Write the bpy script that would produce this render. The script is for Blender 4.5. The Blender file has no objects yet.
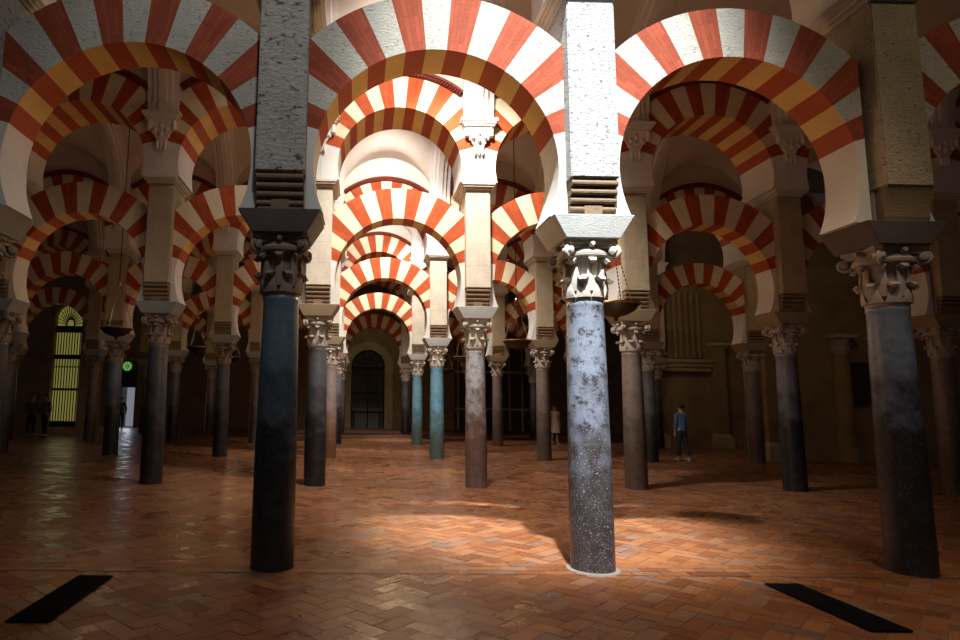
import bpy, bmesh, math, random
from mathutils import Vector, Matrix
random.seed(7)
PI = math.pi
C = bpy.context.scene.collection
SC = bpy.context.scene

# ------------------------------------------------------------------ layout
S = 3.147            # spacing of the columns along an arcade
D1 = 6.413           # first arcade
DD = 6.114           # nave width
ROWY = [D1 + DD * i for i in range(5)]
COLS = [(-1, 3), (-2, 5), (-3, 4), (-4, 4), (-3, 4)]
BACKY = 37.2

# ------------------------------------------------------------------ camera
cam = bpy.data.cameras.new('camera')
cam_o = bpy.data.objects.new('camera', cam)
C.objects.link(cam_o)
F, CX, PITCH, YAW, ROLL, CAMX = 630.0, 370.46, 0.1303, 0.0192, 0.0139, 0.8023
cam.sensor_width = 36.0
cam.lens = F * 36.0 / 960.0
cam.shift_x = -(CX - 480.0) / 960.0
cam.clip_start = 0.1
cam.clip_end = 200
fw = Vector((math.sin(YAW) * math.cos(PITCH), math.cos(YAW) * math.cos(PITCH), math.sin(PITCH)))
rt0 = Vector((math.cos(YAW), -math.sin(YAW), 0))
up0 = rt0.cross(fw)
rt = rt0 * math.cos(ROLL) + up0 * math.sin(ROLL)
up = -rt0 * math.sin(ROLL) + up0 * math.cos(ROLL)
M3 = Matrix((rt, up, -fw)).transposed()
cam_o.matrix_world = Matrix.Translation((CAMX, 0, 1.6)) @ M3.to_4x4()
SC.camera = cam_o
SC.view_settings.view_transform = 'Standard'
SC.view_settings.look = 'None'
SC.view_settings.gamma = 1
SC.view_settings.use_curve_mapping = False
SC.view_settings.exposure = 0.0

# ------------------------------------------------------------------ world and lights
w = bpy.data.worlds.new('world')
SC.world = w
w.use_nodes = True
bg = w.node_tree.nodes['Background']
bg.inputs[0].default_value = (0.80, 0.88, 1.0, 1)
bg.inputs[1].default_value = 0.032


def spot(loc, target, energy, color, angle, blend, radius=0.2):
    l = bpy.data.lights.new('daylight_and_fill_spot', 'SPOT')
    l.energy = energy; l.color = color; l.spot_size = math.radians(angle); l.spot_blend = blend
    l.shadow_soft_size = radius
    o = bpy.data.objects.new('daylight_and_fill_spot', l)
    C.objects.link(o)
    o.location = loc
    o.rotation_euler = (Vector(target) - Vector(loc)).to_track_quat('-Z', 'Y').to_euler()
    return o


def area(loc, target, energy, color, sx, sy):
    l = bpy.data.lights.new('daylight_area', 'AREA')
    l.shape = 'RECTANGLE'; l.size = sx; l.size_y = sy; l.energy = energy; l.color = color
    o = bpy.data.objects.new('daylight_area', l)
    C.objects.link(o)
    o.location = loc
    o.rotation_euler = (Vector(target) - Vector(loc)).to_track_quat('-Z', 'Y').to_euler()
    return o


DAY = (0.86, 0.94, 1.0)
# daylight falling from the roof openings of each nave, near the right side of the central aisle
WARM = (1.0, 0.68, 0.36)  # tint of the added warm fill points


def glow(loc, energy, color=WARM, r=0.35):  # added fill point with no visible fixture
    l = bpy.data.lights.new('warm_fill_point', 'POINT')
    l.energy = energy; l.color = color; l.shadow_soft_size = r
    o = bpy.data.objects.new('warm_fill_point', l)
    C.objects.link(o)
    o.location = loc


# high, nearly parallel daylight that reaches the front arcade from above and behind the camera
BT = Vector((3.35, 8.5, 0.0))
BD = Vector((0.5, 3.1, -5.28))
spot(BT - BD * 7.0, BT, 330000, (0.93, 0.97, 1.0), 7.2, 0.75, 0.6)
spot((1.2, 1.6, 8.8), (0.6, 6.2, 4.8), 520, (0.98, 0.98, 0.97), 82, 0.9, 0.35)  # added dim fill on the left front pier
spot((6.6, 1.6, 8.6), (6.2, 6.2, 4.6), 170, (1.0, 0.78, 0.52), 56, 0.9, 0.35)  # added warm fill for the right front pier and arch
spot((5.0, 2.6, 9.0), (4.6, 5.8, 0.0), 1100, (1.0, 0.80, 0.6), 52, 1.0, 0.4)  # added spot to brighten the right foreground floor
for k, (e1, g) in enumerate(((2600, 80), (2400, 40), (1800, 18)), 1):
    yr = ROWY[k]
    spot((2.2, yr - 3.0, 8.9), (2.9, yr, 2.6), e1, (1.0, 0.96, 0.90), 88, 0.7, 0.22)
    spot((1.6, yr - 3.1, 8.7), (1.5, yr, 6.9), e1 * 0.30, (1.0, 0.96, 0.92), 118, 0.9, 0.3)  # extra fill added to brighten the upper arches and lunettes
    glow((1.57, yr - 4.5, 3.4), g)  # unseen warm point added to light the arch soffits
spot((2.4, 28.0, 8.9), (2.4, 28.0, 0.0), 3000, DAY, 24, 0.7, 0.2)
spot((1.6, 31.8, 8.6), (1.4, 37.0, 3.5), 130, (1.0, 0.85, 0.5), 60, 0.9, 0.3)  # weak warm fill added near the far gate
spot((12.5, 13.5, 8.3), (14.5, 20.0, 2.4), 150, (1.0, 0.72, 0.42), 80, 0.9, 0.4)  # warm fill added for the near right wall
spot((13.5, 20.5, 8.0), (13.9, 25.2, 2.6), 70, (1.0, 0.72, 0.42), 80, 0.9, 0.4)  # same kind of added fill on the far right wall
glow((11.0, 21.6, 6.2), 45, (1.0, 0.8, 0.6))  # added point that lifts the dark vault on the right


# ------------------------------------------------------------------ node materials
class NT:
    def __init__(self, name):
        self.m = bpy.data.materials.new(name)
        self.m.use_nodes = True
        self.t = self.m.node_tree
        self.b = self.t.nodes['Principled BSDF']
        self.tc = self.t.nodes.new('ShaderNodeTexCoord')

    def n(self, typ, **kw):
        nd = self.t.nodes.new(typ)
        for k, v in kw.items():
            if hasattr(nd, k) and k not in ('Scale',):
                setattr(nd, k, v)
            else:
                nd.inputs[k].default_value = v
        return nd

    def l(self, a, b):
        self.t.links.new(a, b)

    def noise(self, scale, detail=4, rough=0.55, coord='Object', vec=None):
        nd = self.n('ShaderNodeTexNoise', Scale=scale, Detail=detail, Roughness=rough)
        self.l(vec if vec is not None else self.tc.outputs[coord], nd.inputs['Vector'])
        return nd.outputs['Fac']

    def voronoi(self, scale, feature='F1', coord='Object'):
        nd = self.n('ShaderNodeTexVoronoi', Scale=scale)
        nd.feature = feature
        self.l(self.tc.outputs[coord], nd.inputs['Vector'])
        return nd.outputs['Distance']

    def ramp(self, fac, stops):
        nd = self.n('ShaderNodeValToRGB')
        cr = nd.color_ramp
        while len(cr.elements) < len(stops):
            cr.elements.new(0.5)
        for e, (p, c) in zip(cr.elements, stops):
            e.position = p
            e.color = (c[0], c[1], c[2], 1) if not isinstance(c, float) else (c, c, c, 1)
        self.l(fac, nd.inputs[0])
        return nd.outputs[0]

    def mix(self, fac, a, b, mode='MIX'):
        nd = self.n('ShaderNodeMixRGB', blend_type=mode)
        for i, v in ((0, fac), (1, a), (2, b)):
            if isinstance(v, (tuple, list)):
                nd.inputs[i].default_value = (v[0], v[1], v[2], 1)
            elif isinstance(v, (float, int)):
                nd.inputs[i].default_value = v
            else:
                self.l(v, nd.inputs[i])
        return nd.outputs[0]

    def math(self, op, a, b=0.0, c=0.0):
        nd = self.n('ShaderNodeMath', operation=op)
        for i, v in ((0, a), (1, b), (2, c)):
            if isinstance(v, (float, int)):
                nd.inputs[i].default_value = v
            else:
                self.l(v, nd.inputs[i])
        return nd.outputs[0]

    def bump(self, h, strength, dist=0.02, prev=None):
        nd = self.n('ShaderNodeBump', Strength=strength, Distance=dist)
        self.l(h, nd.inputs['Height'])
        if prev is not None:
            self.l(prev, nd.inputs['Normal'])
        return nd.outputs[0]

    def out(self, color=None, rough=0.8, normal=None, metal=0.0, spec=None):
        if color is not None:
            if isinstance(color, tuple):
                self.b.inputs['Base Color'].default_value = (*color, 1)
            else:
                self.l(color, self.b.inputs['Base Color'])
        if isinstance(rough, float):
            self.b.inputs['Roughness'].default_value = rough
        else:
            self.l(rough, self.b.inputs['Roughness'])
        self.b.inputs['Metallic'].default_value = metal
        if spec is not None:
            self.b.inputs['Specular IOR Level'].default_value = spec
        if normal is not None:
            self.l(normal, self.b.inputs['Normal'])
        return self.m


def mul(c, f):
    return tuple(min(1, x * f) for x in c)


def mat_stone(name, base, pit=0.6, scale=9, courses=None, var=0.22):
    t = NT(name)
    big = t.noise(1.3, 3)
    fine = t.noise(scale * 4, 6, 0.7)
    col = t.ramp(big, [(0.3, mul(base, 1 - var)), (0.7, mul(base, 1 + var * 0.5))])
    col = t.mix(0.5, col, t.ramp(fine, [(0.3, (0.55,) * 3), (0.65, (1.0,) * 3)]), 'MULTIPLY')
    mpp = t.n('ShaderNodeMapping')
    mpp.inputs['Scale'].default_value = (1, 1, 1.8)
    t.l(t.tc.outputs['Object'], mpp.inputs['Vector'])
    pits = t.ramp(t.noise(scale * 1.6, 5, 0.6, vec=mpp.outputs[0]), [(0.33, 0.0), (0.40, 1.0)])
    col = t.mix(min(1.0, pit), col, t.mix(0.75, (1, 1, 1), pits), 'MULTIPLY')
    n = t.bump(pits, pit, 0.03)
    n = t.bump(t.noise(scale * 2.0, 8, 0.72, vec=mpp.outputs[0]), pit, 0.05, n)
    if courses:
        br = t.n('ShaderNodeTexBrick', Scale=1.0)
        br.inputs['Brick Width'].default_value = courses[0]
        br.inputs['Row Height'].default_value = courses[1]
        br.inputs['Mortar Size'].default_value = 0.005
        br.inputs['Color1'].default_value = br.inputs['Color2'].default_value = (1, 1, 1, 1)
        br.inputs['Mortar'].default_value = (0, 0, 0, 1)
        mp = t.n('ShaderNodeMapping')
        mp.inputs['Rotation'].default_value = (PI / 2, 0, 0)
        t.l(t.tc.outputs['Object'], mp.inputs['Vector'])
        t.l(mp.outputs[0], br.inputs['Vector'])
        n = t.bump(br.outputs['Color'], 0.3, 0.01, n)
        col = t.mix(0.16, col, br.outputs['Color'], 'MULTIPLY')
    return t.out(col, 0.88, n, spec=0.25)


def mat_brick(name, base, strength=0.5, contrast=0.35):
    """thin red bricks whose joints run along the radius; uses the arch's own UVs (u along the radius, v round the arc)"""
    t = NT(name)
    br = t.n('ShaderNodeTexBrick', Scale=1.0)
    br.inputs['Brick Width'].default_value = 0.30
    br.inputs['Row Height'].default_value = 0.052
    br.inputs['Mortar Size'].default_value = 0.004
    br.inputs['Mortar Smooth'].default_value = 0.6
    br.inputs['Color1'].default_value = (*mul(base, 1.12), 1)
    br.inputs['Color2'].default_value = (*mul(base, 0.78), 1)
    br.inputs['Mortar'].default_value = (*mul(base, 1 - contrast), 1)
    t.l(t.tc.outputs['UV'], br.inputs['Vector'])
    col = t.mix(0.5, br.outputs['Color'], t.ramp(t.noise(7, 6, 0.7), [(0.3, (0.6,) * 3), (0.7, (1.0,) * 3)]), 'MULTIPLY')
    n = t.bump(br.outputs['Fac'], -strength, 0.01)
    n = t.bump(t.noise(38, 5, 0.7), strength * 0.8, 0.015, n)
    return t.out(col, 0.85, n, spec=0.2)


def mat_paint(name, base, var=0.12, bump=0.12, rough=0.75):
    t = NT(name)
    col = t.ramp(t.noise(2.2, 5, 0.6), [(0.3, mul(base, 1 - var)), (0.7, mul(base, 1 + var))])
    n = t.bump(t.noise(30, 5, 0.6), bump, 0.015)
    return t.out(col, rough, n, spec=0.3)


def mat_marble(name, top, low, split=1.5, scar=0.0, rough=0.3, speck=0.0, vein=(0.75, 0.75, 0.78)):
    t = NT(name)
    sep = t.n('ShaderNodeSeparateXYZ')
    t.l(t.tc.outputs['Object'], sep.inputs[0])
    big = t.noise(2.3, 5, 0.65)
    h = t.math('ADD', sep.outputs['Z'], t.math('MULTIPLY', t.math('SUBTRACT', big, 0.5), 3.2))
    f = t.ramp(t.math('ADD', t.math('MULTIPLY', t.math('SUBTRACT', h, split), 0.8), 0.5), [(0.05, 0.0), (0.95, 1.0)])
    col = t.mix(f, low, top)  # lower tone holds marble's own change, hand grime and painted-in shade
    col = t.mix(0.75, col, t.ramp(t.noise(11, 8, 0.72), [(0.25, (0.45,) * 3), (0.7, (1.12,) * 3)]), 'MULTIPLY')
    v = t.ramp(t.noise(3.1, 6, 0.7), [(0.485, 0.0), (0.5, 0.55), (0.515, 0.0)])
    col = t.mix(t.math('MULTIPLY', v, 0.12), col, mul(vein, 0.5))
    n = t.bump(t.noise(26, 6, 0.7), 0.25, 0.012)
    if scar:
        sc = t.ramp(t.noise(9.0, 7, 0.85), [(0.43, 1.0), (0.47, 0.0)])
        col = t.mix(t.math('MULTIPLY', sc, scar), col, mul(low, 0.55))
        n = t.bump(sc, -0.5, 0.02, n)
    if speck:
        sp = t.ramp(t.noise(70, 3, 0.75), [(0.62, 0.0), (0.67, 0.6)])
        lower = t.math('SUBTRACT', 1.0, t.math('MULTIPLY', f, 0.8))
        col = t.mix(t.math('MULTIPLY', t.math('MULTIPLY', sp, lower), speck), col, (0.75, 0.75, 0.75))
    return t.out(col, rough, n, spec=0.5)


def mat_plain(name, c, rough=0.5, metal=0.0, emit=None):
    t = NT(name)
    col = t.ramp(t.noise(14, 4), [(0.3, mul(c, 0.85)), (0.7, mul(c, 1.1))])
    m = t.out(col, rough, None, metal)
    if emit:
        t.b.inputs['Emission Color'].default_value = (*emit[0], 1)
        t.b.inputs['Emission Strength'].default_value = emit[1]
    return m


STONE_A = mat_stone('rough_grey_stone', (0.64, 0.60, 0.53), 1.0, 8, (9.2, 0.42))
STONE_W = mat_stone('rough_white_stone', (0.66, 0.66, 0.64), 1.0, 12, (9.2, 0.40), 0.12)
STONE_B = mat_stone('tan_stone', (0.50, 0.40, 0.26), 0.6, 12, (9.3, 0.45))
STONE_P = mat_stone('pale_pier_stone', (0.66, 0.58, 0.46), 0.3, 14, (9.2, 0.43))
V_WHITE = mat_stone('pitted_pale_voussoir', (0.60, 0.56, 0.47), 0.55, 10)
V_RED = mat_brick('red_brick_voussoir', (0.37, 0.078, 0.038))
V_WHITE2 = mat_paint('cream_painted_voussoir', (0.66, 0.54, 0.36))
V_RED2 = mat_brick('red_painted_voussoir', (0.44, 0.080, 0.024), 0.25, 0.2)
SO_CREAM = mat_paint('cream_soffit_warm_bounce', (0.64, 0.40, 0.13), bump=0.08)  # cream paint with warm bounced light put into its colour
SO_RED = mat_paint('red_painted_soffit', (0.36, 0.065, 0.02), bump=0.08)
PLASTER = mat_paint('white_plaster', (0.62, 0.58, 0.53), 0.06, 0.2)
VAULT = mat_paint('vault_plaster', (0.60, 0.50, 0.42), 0.06, 0.05)
PIL = mat_paint('white_pilaster_plaster', (0.66, 0.60, 0.54), 0.04, 0.04)
FRIEZE = mat_brick('red_frieze_brick', (0.36, 0.07, 0.045), 0.6, 0.5)
IMPOST = mat_stone('blue_grey_impost_stone', (0.36, 0.36, 0.34), 0.3, 14)
CORBEL = mat_stone('brown_corbel_stone', (0.26, 0.18, 0.11), 0.4, 16)
CAPIT = mat_stone('carved_capital_stone', (0.55, 0.50, 0.42), 0.25, 18)
CAPIT_D = mat_stone('weathered_brown_capital_stone', (0.30, 0.23, 0.17), 0.3, 18)
CAPIT_G = mat_stone('grey_pink_capital_stone', (0.42, 0.35, 0.30), 0.25, 18)
WALLB = mat_stone('brown_wall_stone', (0.30, 0.21, 0.11), 0.3, 7, (0.9, 0.42))
IRON = mat_plain('black_iron', (0.012, 0.012, 0.013), 0.55, 0.6)
DARKWOOD = mat_plain('dark_wood', (0.035, 0.02, 0.012), 0.6)
BRONZE = mat_plain('dark_bronze', (0.045, 0.03, 0.015), 0.45, 0.5)
CHAIN = mat_plain('dark_chain_iron', (0.05, 0.035, 0.02), 0.7, 0.0)
BRASS = mat_plain('brass_rim', (0.75, 0.50, 0.20), 0.3, 1.0)
GOLD = mat_plain('gilded_wood', (0.50, 0.33, 0.08), 0.45, 0.7)
MORTAR = mat_paint('pale_mortar', (0.20, 0.16, 0.14), 0.1, 0.2)
GRATE = mat_plain('black_grate_metal', (0.004, 0.004, 0.004), 0.95, 0.0)
GRATE.node_tree.nodes['Principled BSDF'].inputs['Specular IOR Level'].default_value = 0.1

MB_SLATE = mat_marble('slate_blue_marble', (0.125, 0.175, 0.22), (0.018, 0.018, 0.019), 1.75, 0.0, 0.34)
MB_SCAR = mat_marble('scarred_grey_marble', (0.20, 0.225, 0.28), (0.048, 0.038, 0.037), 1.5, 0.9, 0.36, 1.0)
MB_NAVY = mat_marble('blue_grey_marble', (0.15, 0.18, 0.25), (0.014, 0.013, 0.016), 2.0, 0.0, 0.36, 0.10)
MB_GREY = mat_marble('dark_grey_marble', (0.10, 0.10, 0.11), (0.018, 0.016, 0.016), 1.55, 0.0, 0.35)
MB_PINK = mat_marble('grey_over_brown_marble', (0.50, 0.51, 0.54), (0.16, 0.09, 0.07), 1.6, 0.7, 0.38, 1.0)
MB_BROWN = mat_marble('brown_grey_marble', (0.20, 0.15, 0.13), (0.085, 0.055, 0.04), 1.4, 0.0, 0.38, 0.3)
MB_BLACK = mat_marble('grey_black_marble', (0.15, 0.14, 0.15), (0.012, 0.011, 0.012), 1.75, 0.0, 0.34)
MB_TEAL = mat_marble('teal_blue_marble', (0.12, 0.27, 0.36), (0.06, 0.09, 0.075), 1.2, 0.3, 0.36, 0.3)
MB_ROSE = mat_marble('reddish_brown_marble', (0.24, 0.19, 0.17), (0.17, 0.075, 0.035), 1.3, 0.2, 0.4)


# ------------------------------------------------------------------ object helpers
def obj(name, bm, mats, parent=None, smooth=False, loc=None, recalc=True):
    me = bpy.data.meshes.new(name)
    if recalc:
        bmesh.ops.recalc_face_normals(bm, faces=bm.faces[:])
    bm.to_mesh(me)
    bm.free()
    for m in (mats if isinstance(mats, (list, tuple)) else [mats]):
        me.materials.append(m)
    o = bpy.data.objects.new(name, me)
    C.objects.link(o)
    if parent is not None:
        o.parent = parent
    if loc is not None:
        o.location = loc
    if smooth:
        for p in me.polygons:
            p.use_smooth = True
        try:
            me.set_sharp_from_angle(angle=math.radians(38))
        except Exception:
            pass
    return o


def tag(o, label=None, cat=None, group=None, kind=None):
    if label: o['label'] = label
    if cat: o['category'] = cat
    if group: o['group'] = group
    if kind: o['kind'] = kind
    return o


def thing(name, label, cat, loc=(0, 0, 0), group=None, rz=0):
    o = bpy.data.objects.new(name, None)
    o.empty_display_size = 0.1
    C.objects.link(o)
    o.location = loc
    o.rotation_euler = (0, 0, rz)
    return tag(o, label, cat, group)


def dup(src, loc, label=None, group=None, mats=None):
    r = src.copy(); C.objects.link(r); r.location = loc
    if label: r['label'] = label
    if group: r['group'] = group

    def rec(a, b):
        for ch in list(a.children):
            c = ch.copy(); C.objects.link(c); c.parent = b
            rec(ch, c)
    rec(src, r)
    return r


def box(bm, x0, x1, y0, y1, z0, z1, mi=0):
    vs = [bm.verts.new((x, y, z)) for z in (z0, z1) for y in (y0, y1) for x in (x0, x1)]
    for q in ((0, 1, 3, 2), (4, 6, 7, 5), (0, 4, 5, 1), (2, 3, 7, 6), (0, 2, 6, 4), (1, 5, 7, 3)):
        f = bm.faces.new([vs[i] for i in q]); f.material_index = mi
    return vs


def frustum(bm, a, z0, b, z1, mi=0):
    """a, b = (x0,x1,y0,y1) at z0 and z1"""
    vs = []
    for (x0, x1, y0, y1), z in ((a, z0), (b, z1)):
        vs += [bm.verts.new(p) for p in ((x0, y0, z), (x1, y0, z), (x1, y1, z), (x0, y1, z))]
    for q in ((3, 2, 1, 0), (4, 5, 6, 7), (0, 1, 5, 4), (1, 2, 6, 5), (2, 3, 7, 6), (3, 0, 4, 7)):
        f = bm.faces.new([vs[i] for i in q]); f.material_index = mi


def lathe(bm, prof, n=32, cx=0, cy=0, cap=True):
    rings = []
    for r, z in prof:
        rings.append([bm.verts.new((cx + r * math.cos(2 * PI * k / n), cy + r * math.sin(2 * PI * k / n), z)) for k in range(n)])
    for a, b in zip(rings, rings[1:]):
        for k in range(n):
            bm.faces.new((a[k], a[(k + 1) % n], b[(k + 1) % n], b[k]))
    if cap:
        bm.faces.new(list(reversed(rings[0])))
        bm.faces.new(rings[-1])


def tube(bm, pts, rad, n=8):
    pts = [Vector(p) for p in pts]
    rads = rad if isinstance(rad, (list, tuple)) else [rad] * len(pts)
    rings = []
    for i, p in enumerate(pts):
        d = (pts[min(i + 1, len(pts) - 1)] - pts[max(i - 1, 0)]).normalized()
        a = d.orthogonal().normalized() if i == 0 else (prev - d * prev.dot(d)).normalized()
        prev = a
        b = d.cross(a)
        rings.append([bm.verts.new(p + (a * math.cos(2 * PI * k / n) + b * math.sin(2 * PI * k / n)) * rads[i]) for k in range(n)])
    for a, b in zip(rings, rings[1:]):
        for k in range(n):
            bm.faces.new((a[k], a[(k + 1) % n], b[(k + 1) % n], b[k]))
    bm.faces.new(list(reversed(rings[0])))
    bm.faces.new(rings[-1])


def prism_x(bm, prof, x0, x1, mi=0):
    """closed profile of (y,z) swept along x"""
    a = [bm.verts.new((x0, y, z)) for y, z in prof]
    b = [bm.verts.new((x1, y, z)) for y, z in prof]
    n = len(prof)
    for k in range(n):
        f = bm.faces.new((a[k], a[(k + 1) % n], b[(k + 1) % n], b[k])); f.material_index = mi
    f = bm.faces.new(list(reversed(a))); f.material_index = mi
    f = bm.faces.new(b); f.material_index = mi


# ------------------------------------------------------------------ floor
XL, XR = -21.0, 24.0


def make_floor():
    bm = bmesh.new()
    W = 0.158
    cs = math.cos(PI / 4)

    def quad(pts, z, d):
        cx = sum(p[0] for p in pts) / 4; cy = sum(p[1] for p in pts) / 4
        tz = [random.uniform(-0.0012, 0.0012) for _ in range(2)]
        bm.faces.new([bm.verts.new((x, y, z + (x - cx) * tz[0] * 8 + (y - cy) * tz[1] * 8)) for x, y in pts])
    g = 0.004
    inband = lambda y: any(abs(y - r) < 0.21 for r in ROWY)
    # herringbone in a frame turned by 45 degrees
    for s in range(-330, 420):
        for m in range(-120, 120):
            ox, oy = s + 2 * m, s - 2 * m
            rx, ry = (ox - oy) * cs * W + 1.5, (ox + oy) * cs * W
            if not (-0.3 < ry < BACKY and max(XL, -9 - ry * 0.5) < rx < min(XR, 9 + ry * 0.8)):
                continue
            for (a, b, c, d) in ((0, 0, 2, 1), (0, 1, 1, 3)):
                pts = []
                for (u, v) in ((a + g / W, b + g / W), (c - g / W, b + g / W), (c - g / W, d - g / W), (a + g / W, d - g / W)):
                    U, V = (ox + u) * W, (oy + v) * W
                    pts.append(((U - V) * cs + 1.5, (U + V) * cs))
                quad(pts, 0.0, 0)
    for r in ROWY[:3]:
        for j in range(3):
            y0 = r - 0.213 + j * 0.142
            x = -9 - r * 0.5 + (0.14 if j % 2 else 0)
            while x < 9 + r * 0.8:
                quad([(x + g, y0 + g), (x + 0.28 - g, y0 + g), (x + 0.28 - g, y0 + 0.142 - g), (x + g, y0 + 0.142 - g)], 0.004, 0)
                x += 0.28
    t = NT('terracotta_brick_floor')
    geo = t.n('ShaderNodeNewGeometry')
    rnd = geo.outputs['Random Per Island']
    col = t.ramp(rnd, [(0.0, (0.21, 0.075, 0.033)), (0.35, (0.27, 0.10, 0.038)), (0.65, (0.33, 0.13, 0.050)), (0.90, (0.27, 0.13, 0.072)), (1.0, (0.19, 0.115, 0.085))])
    col = t.mix(0.7, col, t.ramp(t.noise(1.1, 5, 0.65), [(0.25, (0.55,) * 3), (0.75, (1.1,) * 3)]), 'MULTIPLY')
    col = t.mix(0.4, col, t.ramp(t.noise(22, 5, 0.7), [(0.3, (0.5,) * 3), (0.7, (1.0,) * 3)]), 'MULTIPLY')
    rg = t.math('ADD', t.ramp(t.noise(3.5, 5, 0.6), [(0.3, 0.16), (0.7, 0.34)]), t.math('MULTIPLY', t.math('FRACT', t.math('MULTIPLY', rnd, 17.3)), 0.22))
    n = t.bump(t.noise(9, 5, 0.65), 0.25, 0.012)
    m = t.out(col, rg, n, spec=0.55)
    fl = obj('floor', bm, m, recalc=False)
    for p in fl.data.polygons:
        pass
    tag(fl, 'terracotta brick floor laid in herringbone with worn patches', kind='structure')
    bm = bmesh.new()
    box(bm, XL - 1, XR + 1, -4, BACKY + 0.5, -0.30, -0.004)
    tag(obj('floor', bm, mat_paint('dark_grout', (0.16, 0.085, 0.05))), 'dark mortar bed under the brick floor', kind='structure')


make_floor()

# ------------------------------------------------------------------ arch meshes
R_IN, R_OUT = 1.26, 1.885
ZC_LOW, ZC_UP = 4.02, 6.27
A0 = math.radians(16.0)
NV = 15


def arch_bm(r_in, r_out, clip, zbot, ty, rough, proud=0.0):
    """half-open horseshoe ring round (0, 0, 0): alternating voussoirs above A0, plain legs below.
    materials: 0 white face, 1 red face, 2 cream soffit, 3 red soffit, 4 plain leg"""
    bm = bmesh.new()
    uv = bm.loops.layers.uv.new('UVMap')
    sub = 4
    N = NV * sub

    def rad_out(a):
        c = abs(math.cos(a))
        return min(r_out, clip / c) if c > 1e-6 else r_out

    def face(pts, mi, uvs=None):
        f = bm.faces.new([bm.verts.new(p) for p in pts])
        f.material_index = mi
        if uvs:
            for lp, u in zip(f.loops, uvs):
                lp[uv].uv = u
    for k in range(N):
        a = A0 + (PI - 2 * A0) * k / N
        b = A0 + (PI - 2 * A0) * (k + 1) / N
        red = (k // sub) % 2 == 0
        cuts = [a, b]
        ac = math.acos(min(1, clip / r_out))
        for q in (ac, PI - ac):
            if a + 1e-4 < q < b - 1e-4:
                cuts = [a, q, b]
        for a1, b1 in zip(cuts, cuts[1:]):
            ra, rb = rad_out(a1), rad_out(b1)
            P = lambda r, t, y: (r * math.cos(t), y, r * math.sin(t))
            uva = [(r_in, a1 * 1.6), (ra, a1 * 1.6), (rb, b1 * 1.6), (r_in, b1 * 1.6)]
            face([P(r_in, a1, -ty), P(ra, a1, -ty), P(rb, b1, -ty), P(r_in, b1, -ty)][::-1], 1 if red else 0, uva[::-1])
            face([P(r_in, a1, ty), P(ra, a1, ty), P(rb, b1, ty), P(r_in, b1, ty)], 1 if red else 0, uva)
            face([P(r_in, a1, -ty), P(r_in, b1, -ty), P(r_in, b1, ty), P(r_in, a1, ty)][::-1], 3 if red else 2,
                 [(-ty, a1 * 1.26), (-ty, b1 * 1.26), (ty, b1 * 1.26), (ty, a1 * 1.26)][::-1])
            face([P(ra, a1, -ty), P(rb, b1, -ty), P(rb, b1, ty), P(ra, a1, ty)], 1 if red else 0)
    # legs
    phi0 = math.asin(zbot / r_in)
    ztop_in, ztop_out = r_in * math.sin(A0), clip * math.tan(A0)
    for sgn in (1, -1):
        n = 10
        ring = []
        for i in range(n + 1):
            t = phi0 + (A0 - phi0) * i / n
            zi = r_in * math.sin(t)
            zo = zbot + (ztop_out - zbot) * (zi - zbot) / (ztop_in - zbot)
            ring.append(((sgn * r_in * math.cos(t), zi), (sgn * clip, zo)))
        for (i0, o0), (i1, o1) in zip(ring, ring[1:]):
            q = [(i0[0], -ty, i0[1]), (o0[0], -ty, o0[1]), (o1[0], -ty, o1[1]), (i1[0], -ty, i1[1])]
            if sgn > 0:
                q = q[::-1]
            face(q, 4)
            face([(x, ty, z) for x, y, z in q[::-1]], 4)
            face([(i0[0], -ty, i0[1]), (i1[0], -ty, i1[1]), (i1[0], ty, i1[1]), (i0[0], ty, i0[1])][::sgn], 4)
            face([(o0[0], -ty, o0[1]), (o1[0], -ty, o1[1]), (o1[0], ty, o1[1]), (o0[0], ty, o0[1])][::-sgn], 4)
        i0, o0 = ring[0]
        face([(i0[0], -ty, i0[1]), (o0[0], -ty, o0[1]), (o0[0], ty, o0[1]), (i0[0], ty, i0[1])], 4)
    bmesh.ops.remove_doubles(bm, verts=bm.verts[:], dist=1e-5)
    return bm


PIER_HW = 0.245
LOW_ROUGH = arch_bm(R_IN, R_OUT, S / 2 - PIER_HW, -0.518, 0.25, True)
me_low = {}
tmp = obj('horseshoe_arch', LOW_ROUGH, [V_WHITE, V_RED, SO_CREAM, SO_RED, PLASTER])
me_low['rough'] = tmp.data
bpy.data.objects.remove(tmp)
m2 = me_low['rough'].copy()
for i_, mm in enumerate((V_WHITE2, V_RED2, SO_CREAM, SO_RED, PLASTER)):
    m2.materials[i_] = mm
me_low['smooth'] = m2
tmp = obj('horseshoe_arch', arch_bm(R_IN, 1.81, S / 2 - PIER_HW, -0.518, 0.25, True), [V_WHITE, V_RED, SO_CREAM, SO_RED, PLASTER])
me_low['thin'] = tmp.data
bpy.data.objects.remove(tmp)

ROWN = ['front', 'second', 'third', 'fourth', 'fifth']
NUM = ['', 'one', 'two', 'three', 'four', 'five', 'six']


def col_place(c):
    if c == 0: return 'left edge of the central aisle'
    if c == 1: return 'right edge of the central aisle'
    k = -c if c < 0 else c - 1
    return '%s beyond the %s edge of the central aisle' % (['', 'first', 'second', 'third', 'fourth', 'fifth'][k], 'left' if c < 0 else 'right')


def bay_place(c):
    """bay between column c and c+1"""
    if c == 0: return 'over the central aisle'
    return '%s %s of the central aisle' % (['', 'one bay', 'two bays', 'three bays', 'four bays', 'five bays'][abs(c)], 'left' if c < 0 else 'right')


def rowphrase(r):
    return '%s arcade' % ROWN[r]


# ------------------------------------------------------------------ columns
SH_R0, SH_R1 = 0.212, 0.183
Z_SH = 2.655
Z_CAP = 3.27
Z_IMP = 3.50


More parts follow.
